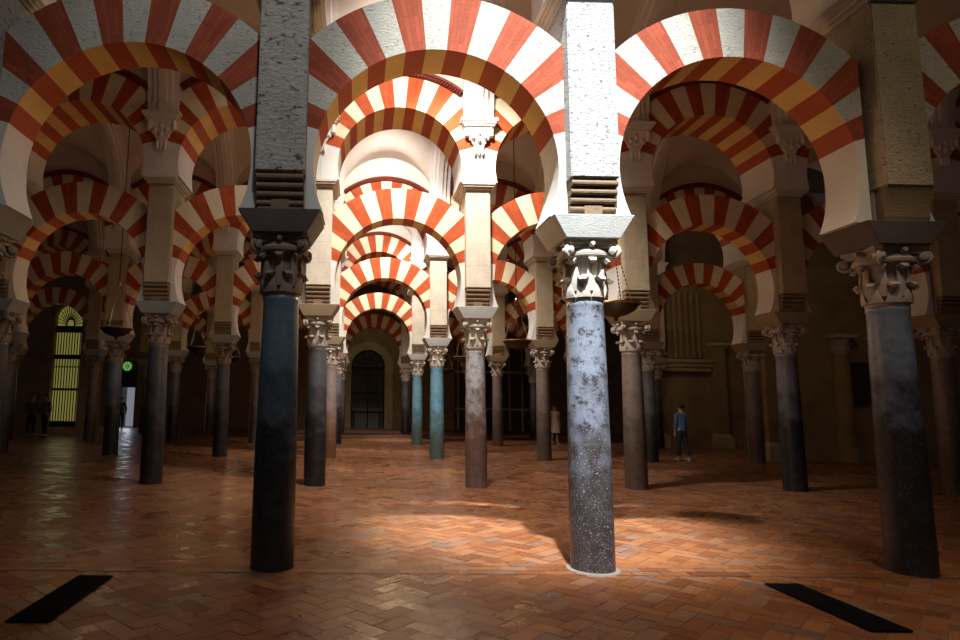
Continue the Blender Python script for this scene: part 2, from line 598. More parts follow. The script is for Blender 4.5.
def leaf(bm, ang, r0, z0, h, wid, out, th=0.03, tilt=0.0):
    """acanthus-like smooth leaf: rises along the bell and curls out at the tip"""
    prof = []
    n = 9
    for i in range(n + 1):
        t = i / n
        if t < 0.7:
            u = t / 0.7
            prof.append((r0 + tilt * u + 0.012 * math.sin(u * PI), z0 + h * 0.86 * u))
        else:
            u = (t - 0.7) / 0.3 * PI * 0.95
            rr = out * 0.5
            prof.append((r0 + tilt + rr - rr * math.cos(u), z0 + h * 0.86 + rr * 1.1 * math.sin(u)))
    ca, sa = math.cos(ang), math.sin(ang)
    rows = []
    for i, (r, z) in enumerate(prof):
        t = i / n
        w = wid * (1.0 - 0.98 * t) if t < 0.62 else wid * (0.39 + 0.32 * math.sin((t - 0.62) / 0.38 * PI))
        row = []
        for (s, k) in ((-1, 0.0), (0, 1.0), (1, 0.0)):
            rr = r + k * 0.014
            x, y = rr, s * w
            row.append(bm.verts.new((x * ca - y * sa, x * sa + y * ca, z)))
        for (s, k) in ((1, 0.0), (0, 0.6), (-1, 0.0)):
            rr = r - th + k * 0.0
            zz = z - (th * 0.8 if t > 0.72 else 0)
            x, y = rr, s * w * 0.85
            row.append(bm.verts.new((x * ca - y * sa, x * sa + y * ca, zz)))
        rows.append(row)
    for a, b in zip(rows, rows[1:]):
        for k in range(6):
            bm.faces.new((a[k], a[(k + 1) % 6], b[(k + 1) % 6], b[k]))
    bm.faces.new(rows[0][::-1])
    bm.faces.new(rows[-1])


def volute_bm(ang, r0, z0):
    bm = bmesh.new()
    ca, sa = math.cos(ang), math.sin(ang)
    pts, rads = [], []
    for i in range(30):
        t = i / 29
        th = t * 2.6 * PI + PI
        rr = 0.075 * (1 - 0.78 * t)
        u = r0 + 0.075 + rr * math.cos(th)
        v = z0 - rr * math.sin(-th)
        pts.append((u * ca, u * sa, v)); rads.append(0.024 * (1 - 0.5 * t))
    tube(bm, [((r0 - 0.09) * ca, (r0 - 0.09) * sa, z0 - 0.12), ((r0 - 0.03) * ca, (r0 - 0.03) * sa, z0 - 0.06)] + pts, [0.02, 0.024] + rads, 8)
    c = Vector(((r0 + 0.075) * ca, (r0 + 0.075) * sa, z0))
    ax = Vector((-sa, ca, 0))
    tube(bm, [c - ax * 0.055, c - ax * 0.045, c + ax * 0.045, c + ax * 0.055], [0.015, 0.040, 0.040, 0.015], 14)
    return bm


def capital(parent, mat, style, z0=Z_SH, z1=Z_CAP):
    H = z1 - z0
    bm = bmesh.new()
    lathe(bm, [(0.186, z0), (0.192, z0 + 0.03), (0.160, z0 + 0.04), (0.160, z0 + 0.25), (0.185, z0 + 0.42), (0.245, z0 + 0.50), (0.24, z0 + H - 0.085)], 28)
    # abacus with hollow sides
    n = 10
    for (zz0, zz1, k) in ((z1 - 0.085, z1 - 0.04, 0.96), (z1 - 0.04, z1, 1.04)):
        pts = []
        for side in range(4):
            a = side * PI / 2 + PI / 4
            p = Vector((math.cos(a), math.sin(a))) * 0.385 * k
            q = Vector((math.cos(a + PI / 2), math.sin(a + PI / 2))) * 0.385 * k
            nrm = ((p + q) / 2).normalized()
            for i in range(n):
                t = (i + 0.5) / n
                pts.append(p.lerp(q, 0.06 + t * 0.88) - nrm * 0.055 * math.sin(t * PI))
        lo = [bm.verts.new((x, y, zz0)) for x, y in pts]
        hi = [bm.verts.new((x, y, zz1)) for x, y in pts]
        m = len(pts)
        for k2 in range(m):
            bm.faces.new((lo[k2], lo[(k2 + 1) % m], hi[(k2 + 1) % m], hi[k2]))
        bm.faces.new(lo[::-1]); bm.faces.new(hi)
    for k in range(4):      # bosses in the middle of each side
        a = k * PI / 2
        c = Vector((math.cos(a), math.sin(a), 0)) * 0.245
        d = Vector((math.cos(a), math.sin(a), 0)) * 0.05
        tube(bm, [c + Vector((0, 0, z1 - 0.05)), c + d + Vector((0, 0, z1 - 0.05))], [0.036, 0.02], 8)
    if style != 'far':      # roll between the volutes
        pts = []
        for k in range(33):
            a = 2 * PI * k / 32
            pts.append((0.235 * math.cos(a), 0.235 * math.sin(a), z0 + 0.475))
        tube(bm, pts, 0.038, 8)
    cp = obj('capital', bm, mat, parent, True)
    off = 0
    bm = bmesh.new()
    for k in range(8):
        leaf(bm, k * PI / 4 + off + PI / 8, 0.198, z0 + 0.035, 0.19, 0.080, 0.080)
    obj('lower_leaves', bm, mat, cp, True)
    bm = bmesh.new()
    for k in range(8):
        leaf(bm, k * PI / 4 + off, 0.186, z0 + 0.10, 0.33, 0.070, 0.085, tilt=0.012)
    obj('upper_leaves', bm, mat, cp, True)
    for k in range(4):
        obj('volute', volute_bm(k * PI / 2 + PI / 4, 0.255, z0 + 0.50), mat, cp, True)
    return cp


def make_column(label, mats, style='near', collar=False):
    shaft_m, cap_m, imp_m = mats
    t = thing('marble_column', label, 'column', group='marble columns of the arcades')
    bm = bmesh.new()
    prof = [(SH_R0 + 0.004, 0.0)]
    for i in range(15):
        u = i / 14
        prof.append((SH_R0 + (SH_R1 - SH_R0) * (u ** 1.3) + 0.004 * math.sin(u * PI), 0.03 + u * (Z_SH - 0.10)))
    prof += [(SH_R1 + 0.004, Z_SH - 0.05), (SH_R1 + 0.008, Z_SH - 0.03), (SH_R1 + 0.004, Z_SH - 0.012), (SH_R1, Z_SH)]
    lathe(bm, prof, 40)
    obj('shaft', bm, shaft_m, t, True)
    if collar:
        bm = bmesh.new()
        lathe(bm, [(SH_R0 + 0.045, 0.0), (SH_R0 + 0.04, 0.012), (SH_R0 + 0.008, 0.018)], 40)
        obj('mortar_ring', bm, MORTAR, t, True)
    capital(t, cap_m, style)
    bm = bmesh.new()
    frustum(bm, (-0.275, 0.275, -0.305, 0.305), Z_CAP, (-0.412, 0.412, -0.345, 0.345), Z_IMP)
    bmesh.ops.bevel(bm, geom=bm.edges[:], offset=0.006, segments=1, affect='EDGES')
    obj('impost', bm, imp_m, t)
    return t


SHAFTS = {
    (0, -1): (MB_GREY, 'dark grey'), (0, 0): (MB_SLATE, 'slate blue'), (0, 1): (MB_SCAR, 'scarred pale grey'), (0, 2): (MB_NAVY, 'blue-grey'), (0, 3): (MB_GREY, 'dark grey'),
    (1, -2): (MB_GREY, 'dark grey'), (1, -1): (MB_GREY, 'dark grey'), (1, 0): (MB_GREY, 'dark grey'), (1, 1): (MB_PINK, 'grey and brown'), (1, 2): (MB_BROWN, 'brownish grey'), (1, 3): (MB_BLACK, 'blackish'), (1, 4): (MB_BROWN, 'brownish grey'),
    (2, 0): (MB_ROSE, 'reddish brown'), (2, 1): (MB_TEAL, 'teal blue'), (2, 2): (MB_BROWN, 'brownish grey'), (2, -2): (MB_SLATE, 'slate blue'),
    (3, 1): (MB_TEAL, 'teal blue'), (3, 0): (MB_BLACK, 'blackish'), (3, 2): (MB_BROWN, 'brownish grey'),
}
ADJ = {(0, 2): 0.045, (1, 4): 0.06}
IMP_PALE = mat_stone('pale_impost_stone', (0.50, 0.50, 0.47), 0.25, 14)
IMP_SHADED = mat_stone('shaded_impost_stone', (0.13, 0.105, 0.09), 0.25, 14)  # shade under the pier overhang put into the stone colour
IMP_TAN = mat_stone('tan_impost_stone', (0.34, 0.25, 0.15), 0.25, 14)
protos = {}
for r in range(5):
    lo, hi = COLS[r]
    for c in range(lo, hi + 1):
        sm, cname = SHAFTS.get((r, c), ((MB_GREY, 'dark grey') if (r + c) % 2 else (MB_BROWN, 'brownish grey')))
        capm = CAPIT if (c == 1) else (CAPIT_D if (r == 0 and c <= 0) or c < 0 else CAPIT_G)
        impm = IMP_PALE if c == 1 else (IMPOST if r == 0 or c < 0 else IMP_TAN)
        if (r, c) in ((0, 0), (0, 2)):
            impm = IMP_SHADED
        label = '%s marble column, %s, %s' % (cname, rowphrase(r), col_place(c))
        key = (sm.name, capm.name, impm.name, r == 0 and c == 1)
        loc = (c * S + ADJ.get((r, c), 0), ROWY[r], 0)
        if key in protos:
            o = dup(protos[key], loc, label)
        else:
            o = make_column(label, (sm, capm, impm), 'near', collar=(r == 0 and c == 1))
            o.location = loc
            protos[key] = o

# ------------------------------------------------------------------ piers
PF, PB = -0.42, 0.42
Z_PT = 5.84


def roll_corbel(bm, sgn, style):
    """stepped rolls that carry the overhang of the pier over the impost; profile in y,z"""
    n = 4 if style == 'rolls' else 1
    if style == 'rolls':
        for i in range(n):
            z0 = Z_IMP + 0.03 + i * 0.082
            yo = 0.315 + i * 0.028
            prof = []
            for k in range(7):
                a = -PI / 2 + PI * k / 6
                prof.append((sgn * (yo - 0.028 + 0.036 * math.cos(a)), z0 + 0.036 + 0.034 * math.sin(a)))
            prof += [(sgn * 0.1, z0 + 0.07), (sgn * 0.1, z0 + 0.002)]
            prism_x(bm, prof, -PIER_HW + 0.012, PIER_HW - 0.012)
        box(bm, -PIER_HW + 0.02, PIER_HW - 0.02, min(0.1 * sgn, 0.30 * sgn), max(0.1 * sgn, 0.30 * sgn), Z_IMP, Z_IMP + 0.36)
        box(bm, -0.09, 0.09, min(0.1 * sgn, 0.325 * sgn), max(0.1 * sgn, 0.325 * sgn), Z_IMP, Z_IMP + 0.1)
    else:
        prof = [(sgn * 0.1, Z_IMP), (sgn * 0.335, Z_IMP)]
        for k in range(8):
            a = k / 7
            prof.append((sgn * (0.345 + 0.06 * a ** 2), Z_IMP + 0.04 + 0.30 * a))
        prof += [(sgn * 0.1, Z_IMP + 0.34)]
        prism_x(bm, prof, -PIER_HW + 0.01, PIER_HW - 0.01)


def make_pier(label, mats, style):
    body_m, corb_m = mats
    t = thing('arcade_pier', label, 'pier', group='stone piers above the columns')
    bm = bmesh.new()
    prof = [(-PIER_HW, PF), (PIER_HW, PF), (PIER_HW, PB), (-PIER_HW, PB)]
    zt = 3.86 if style == 'rolls' else 3.84
    box(bm, -PIER_HW, PIER_HW, PF, PB, zt, Z_PT)
    # subdivided so the arrises can be worn
    bmesh.ops.bevel(bm, geom=bm.edges[:], offset=0.012, segments=2, affect='EDGES')
    obj('pier_shaft', bm, body_m, t)
    bm = bmesh.new()
    box(bm, -PIER_HW + 0.006, PIER_HW - 0.006, -0.24, 0.24, Z_IMP, zt)
    obj('pier_foot', bm, PLASTER, t)
    for s, nm in ((-1, 'corbel'), (1, 'corbel')):
        bm = bmesh.new()
        roll_corbel(bm, s, style)
        obj(nm, bm, corb_m, t)
    bm = bmesh.new()
    for (z0, z1, e) in ((Z_PT, Z_PT + 0.045, 0.02), (Z_PT + 0.045, Z_PT + 0.085, 0.06), (Z_PT + 0.085, Z_PT + 0.13, 0.085)):
        box(bm, -PIER_HW - e, PIER_HW + e, PF - e - 0.03, PB + e + 0.03, z0, z1)
    obj('cornice', bm, STONE_P, t)
    return t


protos = {}
Z_UP0 = Z_PT + 0.13
for r in range(5):
    lo, hi = COLS[r]
    for c in range(lo, hi + 1):
        if r == 0:
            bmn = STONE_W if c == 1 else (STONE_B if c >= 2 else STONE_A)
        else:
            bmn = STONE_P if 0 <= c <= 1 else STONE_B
        style = 'plain' if (c >= 2 and r == 0) else 'rolls'
        corb = CORBEL
        key = (bmn.name, style)
        nm = {STONE_W.name: 'white pitted', STONE_B.name: 'tan', STONE_A.name: 'rough grey', STONE_P.name: 'pale'}[bmn.name]
        label = '%s stone pier, %s, %s' % (nm, rowphrase(r), col_place(c))
        loc = (c * S + ADJ.get((r, c), 0), ROWY[r], 0)
        if key in protos:
            dup(protos[key], loc, label)
        else:
            o = make_pier(label, (bmn, corb), style)
            o.location = loc
            protos[key] = o

# ------------------------------------------------------------------ lower arches
for r in range(5):
    lo, hi = COLS[r]
    for c in range(lo, hi):
        o = bpy.data.objects.new('horseshoe_arch', me_low['thin' if (r, c) == (0, 1) else 'rough' if r == 0 else 'smooth'])
        C.objects.link(o)
        o.location = ((c + 0.5) * S, ROWY[r], ZC_LOW)
        pl = bay_place(c)
        tag(o, 'striped lower horseshoe arch, %s, %s' % (rowphrase(r), pl), 'arch', 'striped lower horseshoe arches')

# ------------------------------------------------------------------ upper arches, lunette walls
TW = 0.52
up_bm = arch_bm(1.235, 1.90, S / 2 - 0.002, -(ZC_UP - Z_UP0), TW, False)
tmp = obj('upper_arch', up_bm, [V_WHITE2, V_RED2, SO_CREAM, SO_RED, PLASTER])
me_up = tmp.data
bpy.data.objects.remove(tmp)


def frieze_bm():
    bm = bmesh.new()
    uv = bm.loops.layers.uv.new('UVMap')
    amin = math.acos((S / 2 - 0.335) / 1.965)
    n = 48
    ys = TW + 0.10
    for (ra, rb, y) in ((1.902, 1.965, TW + 0.04), (1.965, 2.02, ys)):
        prev = None
        for k in range(n + 1):
            a = amin + (PI - 2 * amin) * k / n
            ring = [bm.verts.new((q * math.cos(a), yy, q * math.sin(a))) for q, yy in ((ra, -y), (rb, -y), (rb, y), (ra, y))]
            if prev:
                for j in range(4):
                    bm.faces.new((prev[j], prev[(j + 1) % 4], ring[(j + 1) % 4], ring[j]))
            else:
                bm.faces.new(ring[::-1])
            prev = ring
        bm.faces.new(prev)
    for k in range(44):     # dentils on the front and back
        a = amin + 0.02 + (PI - 2 * amin - 0.04) * k / 43
        for s in (-1, 1):
            m = Matrix.Rotation(-(a - PI / 2), 4, 'Y')
            vs = box(bm, -0.014, 0.014, min(s * (TW + 0.03), s * (TW + 0.085)), max(s * (TW + 0.03), s * (TW + 0.085)), 1.91, 1.964)
            for v in vs:
                v.co = m @ v.co
    return bm


fr_me = None
for r in range(5):
    lo, hi = COLS[r]
    for c in range(lo, hi):
        o = bpy.data.objects.new('upper_arch', me_up)
        C.objects.link(o)
        o.location = ((c + 0.5) * S, ROWY[r], ZC_UP)
        tag(o, 'striped upper round arch, %s, %s' % (rowphrase(r), bay_place(c)), 'arch', 'striped upper arches')
        if fr_me is None:
            f = obj('brick_frieze', frieze_bm(), FRIEZE, o)
            fr_me = f.data
        else:
            f = bpy.data.objects.new('brick_frieze', fr_me)
            C.objects.link(f)
            f.parent = o

ZS, H1, H2 = 7.45, 1.45, 2.05
ZTOP = ZS + H2 + 0.15


def wall_upper(r):
    """wall over the upper arches: from the extrados up to the vault"""
    lo, hi = COLS[r]
    bm = bmesh.new()
    for c in range(lo, hi):
        x0 = (c + 0.5) * S
        n = 32
        half = S / 2
        prev = None
        for k in range(n + 1):
            dx = -half + 2 * half * k / n
            z = ZC_UP + math.sqrt(max(0, 1.895 ** 2 - dx * dx))
            row = [(x0 + dx, y, zz) for y, zz in ((-TW + 0.01, z), (-TW + 0.01, ZTOP), (TW - 0.01, ZTOP), (TW - 0.01, z))]
            row = [bm.verts.new((p[0], p[1] + ROWY[r], p[2])) for p in row]
            if prev:
                for j in range(4):
                    bm.faces.new((prev[j], prev[(j + 1) % 4], row[(j + 1) % 4], row[j]))
            prev = row
    bmesh.ops.remove_doubles(bm, verts=bm.verts[:], dist=1e-4)
    o = obj('wall_upper', bm, VAULT)
    return tag(o, 'plastered wall above the upper arches of the %s' % rowphrase(r), kind='structure')


for r in range(5):
    wall_upper(r)


# ------------------------------------------------------------------ vaults
def vault(k):
    """nave k lies between arcade k and k+1"""
    ya = ROWY[k] + TW
    yb = (ROWY[k + 1] - TW) if k < 4 else BACKY
    lo = min(COLS[k][0], COLS[min(k + 1, 4)][0])
    hi = max(COLS[k][1], COLS[min(k + 1, 4)][1]) + 1
    ym, b = (ya + yb) / 2, (yb - ya) / 2
    bm = bmesh.new()
    nx, ny = 24, 30
    a = S / 2
    for c in range(lo, hi):
        x0 = (c + 0.5) * S
        grid = []
        for i in range(nx + 1):
            dx = -a * math.cos(PI * i / nx)
            row = []
            for j in range(ny + 1):
                dy = -b * math.cos(PI * j / ny)
                h1 = H1 * math.sqrt(max(0, 1 - (dx / (a - 0.12)) ** 2))
                h2 = H2 * math.sqrt(max(0, 1 - (dy / b) ** 2))
                row.append(bm.verts.new((x0 + dx, ym + dy, ZS + max(h1, h2))))
            grid.append(row)
        for i in range(nx):
            for j in range(ny):
                bm.faces.new((grid[i][j], grid[i][j + 1], grid[i + 1][j + 1], grid[i + 1][j]))
    o = obj('ceiling', bm, VAULT, None, True)
    tag(o, 'pale plaster groin vault over the nave behind the %s' % rowphrase(k), kind='structure')
    # fluted transverse ribs
    me = None
    for c in range(lo, hi + 1):
        if me is None:
            bm = bmesh.new()
            n = 26
            prof = []      # x, depth below the vault
            fl = [(-0.31, -0.05), (-0.31, 0.06), (-0.21, 0.06), (-0.18, 0.11), (-0.10, 0.11), (-0.075, 0.15), (0.075, 0.15), (0.10, 0.11), (0.18, 0.11), (0.21, 0.06), (0.31, 0.06), (0.31, -0.05)]
            prev = None
            for j in range(n + 1):
                t = PI * j / n
                ring = []
                for (x, dd) in fl:
                    ring.append(bm.verts.new((x, ym - (b - dd) * math.cos(t), ZS + (H2 - dd) * math.sin(t))))
                if prev:
                    for q in range(len(fl)):
                        bm.faces.new((prev[q], prev[(q + 1) % len(fl)], ring[(q + 1) % len(fl)], ring[q]))
                else:
                    bm.faces.new(ring[::-1])
                prev = ring
            bm.faces.new(prev)
            rb = obj('vault_rib', bm, PIL, o)
            me = rb.data
        else:
            rb = bpy.data.objects.new('vault_rib', me)
            C.objects.link(rb)
            rb.parent = o
        rb.location = (c * S, 0, 0)


for k in range(5):
    vault(k)


# ------------------------------------------------------------------ bracketed pilasters on the arcade fronts
def make_bracket(label):
    t = thing('wall_bracket', label, 'wall bracket', group='carved brackets on the arcade fronts')
    y = -TW + 0.01
    bm = bmesh.new()
    # fluted pilaster shaft, facing -y
    for (x0, x1, d) in ((-0.30, 0.30, 0.07), (-0.20, 0.20, 0.11), (-0.075, 0.075, 0.15)):
        box(bm, x0, x1, y - d, y, 7.24, ZS + 0.25)
    obj('pilaster', bm, PIL, t)
    bm = bmesh.new()
    for (z0, z1, e) in ((7.08, 7.13, 0.30), (7.13, 7.18, 0.335), (7.18, 7.24, 0.37)):
        box(bm, -e, e, y - e * 0.55, y, z0, z1)
    obj('abacus', bm, PIL, t)
    bm = bmesh.new()
    # stepped carved drop
    frustum(bm, (-0.13, 0.13, y - 0.08, y), 6.74, (-0.26, 0.26, y - 0.14, y), 7.08)
    frustum(bm, (-0.085, 0.085, y - 0.05, y), 6.56, (-0.11, 0.11, y - 0.09, y), 6.76)
    for x in (-0.24, 0.24):
        lathe(bm, [(0.02, 6.86), (0.055, 6.89), (0.05, 6.96), (0.06, 7.0), (0.045, 7.07)], 10, x, y - 0.09)
        lathe(bm, [(0.015, 6.80), (0.03, 6.82), (0.028, 6.87)], 8, x * 0.72, y - 0.09)
    for x in (-0.075, 0.0, 0.075):
        lathe(bm, [(0.01, 6.50), (0.03, 6.53), (0.036, 6.60), (0.02, 6.66)], 8, x, y - 0.06)
    for x, z in ((-0.12, 6.84), (0.12, 6.84), (0, 6.78), (0, 6.93)):
        lathe(bm, [(0.01, z - 0.04), (0.045, z), (0.035, z + 0.05), (0.01, z + 0.08)], 8, x, y - 0.115)
    obj('carved_drop', bm, PIL, t, True)
    return t


bproto = None
for r in range(1, 5):
    lo, hi = COLS[r]
    for c in range(lo, hi + 1):
        label = 'white carved wall bracket, %s, %s' % (rowphrase(r), col_place(c))
        loc = (c * S, ROWY[r], 0)
        if bproto is None:
            bproto = make_bracket(label); bproto.location = loc
        else:
            dup(bproto, loc, label)


# ------------------------------------------------------------------ outer walls
def wall(name, x0, x1, y0, y1, z0, z1, label, m=WALLB):
    bm = bmesh.new()
    box(bm, x0, x1, y0, y1, z0, z1)
    return tag(obj(name, bm, m), label, kind='structure')


def arch_outline(w, h, n=16):
    """points of an arched opening of half width w and spring height h, from bottom left round to bottom right"""
    return [(-w, 0.0)] + [(-w * math.cos(PI * i / n), h + w * math.sin(PI * i / n)) for i in range(n + 1)] + [(w, 0.0)]


def wall_with_arches(name, x0, x1, y0, y1, ztop, ops, label):
    """ops = list of (cx, half width, sill, spring height above the floor); real arched openings"""
    bm = bmesh.new()
    ops = sorted(ops)
    xs = x0
    for cx, w, sill, hs in ops:
        box(bm, xs, cx - w, y0, y1, 0, ztop)
        if sill > 0:
            box(bm, cx - w, cx + w, y0, y1, 0, sill)
        n = 16
        prev = None
        for i in range(n + 1):
            a = PI * i / n
            x, z = cx - w * math.cos(a), hs + w * math.sin(a)
            row = [bm.verts.new(p) for p in ((x, y0, z), (x, y0, ztop), (x, y1, ztop), (x, y1, z))]
            if prev:
                for j in range(4):
                    bm.faces.new((prev[j], prev[(j + 1) % 4], row[(j + 1) % 4], row[j]))
            prev = row
        xs = cx + w
    box(bm, xs, x1, y0, y1, 0, ztop)
    return tag(obj(name, bm, WALLB), label, kind='structure')


def px_x(px, Y):
    """world x of a column of the photograph at depth Y (only used to measure positions)"""
    return CAMX + (px - 358.0) / 630.0 * Y


DX = 1.42            # centre of the far door
LWY = 28.4
WX = px_x(69, LWY)
GX = px_x(131, BACKY)
wall_with_arches('wall_back', XL, XR, BACKY, BACKY + 0.6, ZTOP, [(DX, 0.98, 0.0, 3.7), (GX, 0.52, 0.0, 3.45)], 'dim stone back wall pierced by door and windows')
wall_with_arches('wall_far_left', XL, -10.75, LWY, LWY + 0.5, ZTOP, [(WX, 0.61, 0.35, 5.2)], 'dark stone wall on the left pierced by the tall lattice window')
wall('wall_left', XL - 0.5, XL, -4, BACKY + 0.6, 0, ZTOP, 'dark stone wall closing the hall on the left')
wall('wall_right', XR, XR + 0.5, -4, BACKY + 0.6, 0, ZTOP, 'dark stone wall closing the hall on the right')

# far door: arch surround and dark iron gate
bm = bmesh.new()
n = 24
prev = None
for i in range(n + 1):
    a = PI * i / n
    ring = [bm.verts.new((DX - q * math.cos(a), yy, 3.7 + q * math.sin(a))) for q, yy in ((0.98, BACKY - 0.18), (1.45, BACKY - 0.18), (1.45, BACKY), (0.98, BACKY))]
    if prev:
        for j in range(4):
            bm.faces.new((prev[j], prev[(j + 1) % 4], ring[(j + 1) % 4], ring[j]))
    prev = ring
for s in (-1, 1):
    xa, xb = sorted((DX + s * 0.98, DX + s * 1.45))
    box(bm, xa, xb, BACKY - 0.18, BACKY, 0, 3.7)
tag(obj('trim_1', bm, STONE_B), 'plain ochre stone surround of the far arched door', kind='structure')
gate = bpy.data.objects.new('door_1', None)
C.objects.link(gate)
gate.location = (DX, BACKY + 0.1, 0)
tag(gate, 'dark arched iron gate at the far end of the central aisle', kind='structure')
bm = bmesh.new()
for (z0, z1) in ((0, 0.12), (1.0, 1.08), (2.1, 2.2), (3.55, 3.7)):
    box(bm, -0.97, 0.97, -0.05, 0.05, z0, z1)
for s in (-1, 1):
    xa, xb = sorted((s * 0.9, s * 0.975))
    box(bm, xa, xb, -0.05, 0.05, 0, 3.7)
box(bm, -0.04, 0.04, -0.05, 0.05, 0, 3.6)
tube(bm, [(-0.95 * math.cos(PI * i / 20), 0, 3.7 + 0.95 * math.sin(PI * i / 20)) for i in range(21)], 0.045, 6)
obj('gate_frame', bm, IRON, gate)
bm = bmesh.new()
for i in range(1, 18):
    x = -0.9 + i * 0.1
    tube(bm, [(x, 0, 0.1), (x, 0, 3.56)], 0.016, 5)
obj('gate_bars', bm, IRON, gate)
bm = bmesh.new()
for i in range(1, 8):
    a = PI * i / 8
    tube(bm, [(0.18 * math.cos(a), 0, 3.7 + 0.18 * math.sin(a)), (0.92 * math.cos(a), 0, 3.7 + 0.92 * math.sin(a))], 0.018, 5)
for q in (0.18, 0.5):
    tube(bm, [(q * math.cos(PI * i / 16), 0, 3.7 + q * math.sin(PI * i / 16)) for i in range(17)], 0.022, 5)
for i in range(4):
    a = PI * (i + 0.5) / 4
    c = Vector((0.70 * math.cos(a), 0, 3.7 + 0.70 * math.sin(a)))
    tube(bm, [c + Vector((0.12 * math.cos(2 * PI * j / 12), 0, 0.12 * math.sin(2 * PI * j / 12))) for j in range(13)], 0.018, 5)
obj('gate_tracery', bm, IRON, gate)
# dim chapel behind the gate
wall('wall_chapel', DX - 2.2, DX + 2.2, BACKY + 4, BACKY + 4.3, 0, 6, 'dim chapel wall seen through the far gate', STONE_B)
bm = bmesh.new()
box(bm, -0.75, 0.75, -0.3, 0.3, 0, 1.15)
box(bm, -0.9, 0.9, -0.38, 0.34, 1.15, 1.25)
al = obj('chapel_altar', bm, PLASTER)
al.location = (DX, BACKY + 3.4, 0)
tag(al, 'pale stone altar table glimpsed behind the far iron gate', 'altar')

# arched window with a pierced screen, left
win = bpy.data.objects.new('window_1', None)
C.objects.link(win)
win.location = (WX, LWY + 0.2, 0)
tag(win, 'tall arched window with yellow daylight behind an iron lattice', kind='structure')
GLOW_Y = mat_plain('yellow_daylit_glass', (0.35, 0.33, 0.10), 0.4, 0, ((0.62, 0.56, 0.14), 0.26))
GLOW_G = mat_plain('green_daylit_glass', (0.15, 0.4, 0.15), 0.4, 0, ((0.25, 0.65, 0.15), 0.5))
bm = bmesh.new()
pts = [(x, z) for x, z in arch_outline(0.61, 4.85)]
a_ = [bm.verts.new((x, 0.10, z + 0.35)) for x, z in pts]
b_ = [bm.verts.new((x, 0.14, z + 0.35)) for x, z in pts]
for i in range(len(pts)):
    j = (i + 1) % len(pts)
    bm.faces.new((a_[i], a_[j], b_[j], b_[i]))
bm.faces.new(a_); bm.faces.new(b_[::-1])
obj('window_pane', bm, GLOW_Y, win)
bm = bmesh.new()
for z0, z1 in ((4.55, 4.85), (3.35, 3.55), (0.35, 0.6)):
    box(bm, -0.61, 0.61, -0.04, 0.04, z0, z1)
for i in range(1, 10):
    x = -0.61 + i * 1.22 / 10
    tube(bm, [(x, 0, 0.4), (x, 0, 4.6)], 0.024, 5)
for i in range(1, 16):
    a = PI * i / 16
    tube(bm, [(0.18 * math.cos(a), 0, 4.85 + 0.28 * math.sin(a)), (0.60 * math.cos(a), 0, 4.85 + 0.92 * math.sin(a))], 0.022, 5)
tube(bm, [(0.18 * math.cos(PI * i / 16), 0, 4.85 + 0.36 * math.sin(PI * i / 16)) for i in range(17)], 0.035, 6)
box(bm, -0.61, 0.61, -0.04, 0.04, 1.95, 2.05)
for i in range(1, 10):
    x = -0.61 + i * 1.22 / 10
    tube(bm, [(x - 0.05, -0.02, 3.0), (x, -0.02, 3.06), (x + 0.05, -0.02, 3.0), (x, -0.02, 2.94), (x - 0.05, -0.02, 3.0)], 0.014, 4)
obj('window_lattice', bm, IRON, win)
# doorway with a lit outside and a round green window above it
dr = bpy.data.objects.new('door_2', None)
C.objects.link(dr)
dr.location = (GX, BACKY + 0.3, 0)
tag(dr, 'open doorway to daylight beside a column on the far left', kind='structure')
bm = bmesh.new()
box(bm, -0.5, -0.42, -0.2, 0.1, 0, 2.5)
box(bm, 0.42, 0.5, -0.2, 0.1, 0, 2.5)
box(bm, -0.5, 0.5, -0.2, 0.1, 2.3, 3.0)
obj('door_frame', bm, DARKWOOD, dr)
bm = bmesh.new()
box(bm, -0.42, 0.42, 0.9, 1.0, 0, 2.3)
obj('daylit_court', bm, mat_plain('daylit_court_glow', (0.5, 0.45, 0.4), 0.6, 0, ((0.5, 0.52, 0.62), 0.35)), dr)
rw = bpy.data.objects.new('window_2', None)
C.objects.link(rw)
rw.location = (GX - 0.12, BACKY + 0.16, 3.52)
tag(rw, 'small round green glass window above the far left doorway', kind='structure')
bm = bmesh.new()
vs = [bm.verts.new((0.30 * math.cos(2 * PI * k / 24), 0, 0.30 * math.sin(2 * PI * k / 24))) for k in range(24)]
v2 = [bm.verts.new((0.30 * math.cos(2 * PI * k / 24), 0.05, 0.30 * math.sin(2 * PI * k / 24))) for k in range(24)]
bm.faces.new(vs); bm.faces.new(v2[::-1])
for k in range(24):
    bm.faces.new((vs[k], vs[(k + 1) % 24], v2[(k + 1) % 24], v2[k]))
obj('window_pane', bm, GLOW_G, rw)
bm = bmesh.new()
for k in range(8):
    a = PI * k / 4
    tube(bm, [(0.07 * math.cos(a), -0.02, 0.07 * math.sin(a)), (0.30 * math.cos(a), -0.02, 0.30 * math.sin(a))], 0.014, 5)
for q in (0.07, 0.30):
    tube(bm, [(q * math.cos(2 * PI * k / 20), -0.02, q * math.sin(2 * PI * k / 20)) for k in range(21)], 0.018 if q < 0.1 else 0.03, 5)
obj('window_tracery', bm, IRON, rw)
bm = bmesh.new()
box(bm, -0.53, 0.53, -0.05, 0.0, -0.52, 0.40)
tp = obj('window_panel', bm, DARKWOOD, rw)
tp.location = (0.12, 0.12, 0)
lt = area((GX, BACKY - 0.3, 1.3), (GX + 0.4, 20, 0.2), 14, (0.8, 0.88, 1.0), 0.8, 2.0)
area((WX, LWY - 0.2, 3.2), (WX, 18, 0.5), 5, (1.0, 0.92, 0.5), 1.0, 4.2)

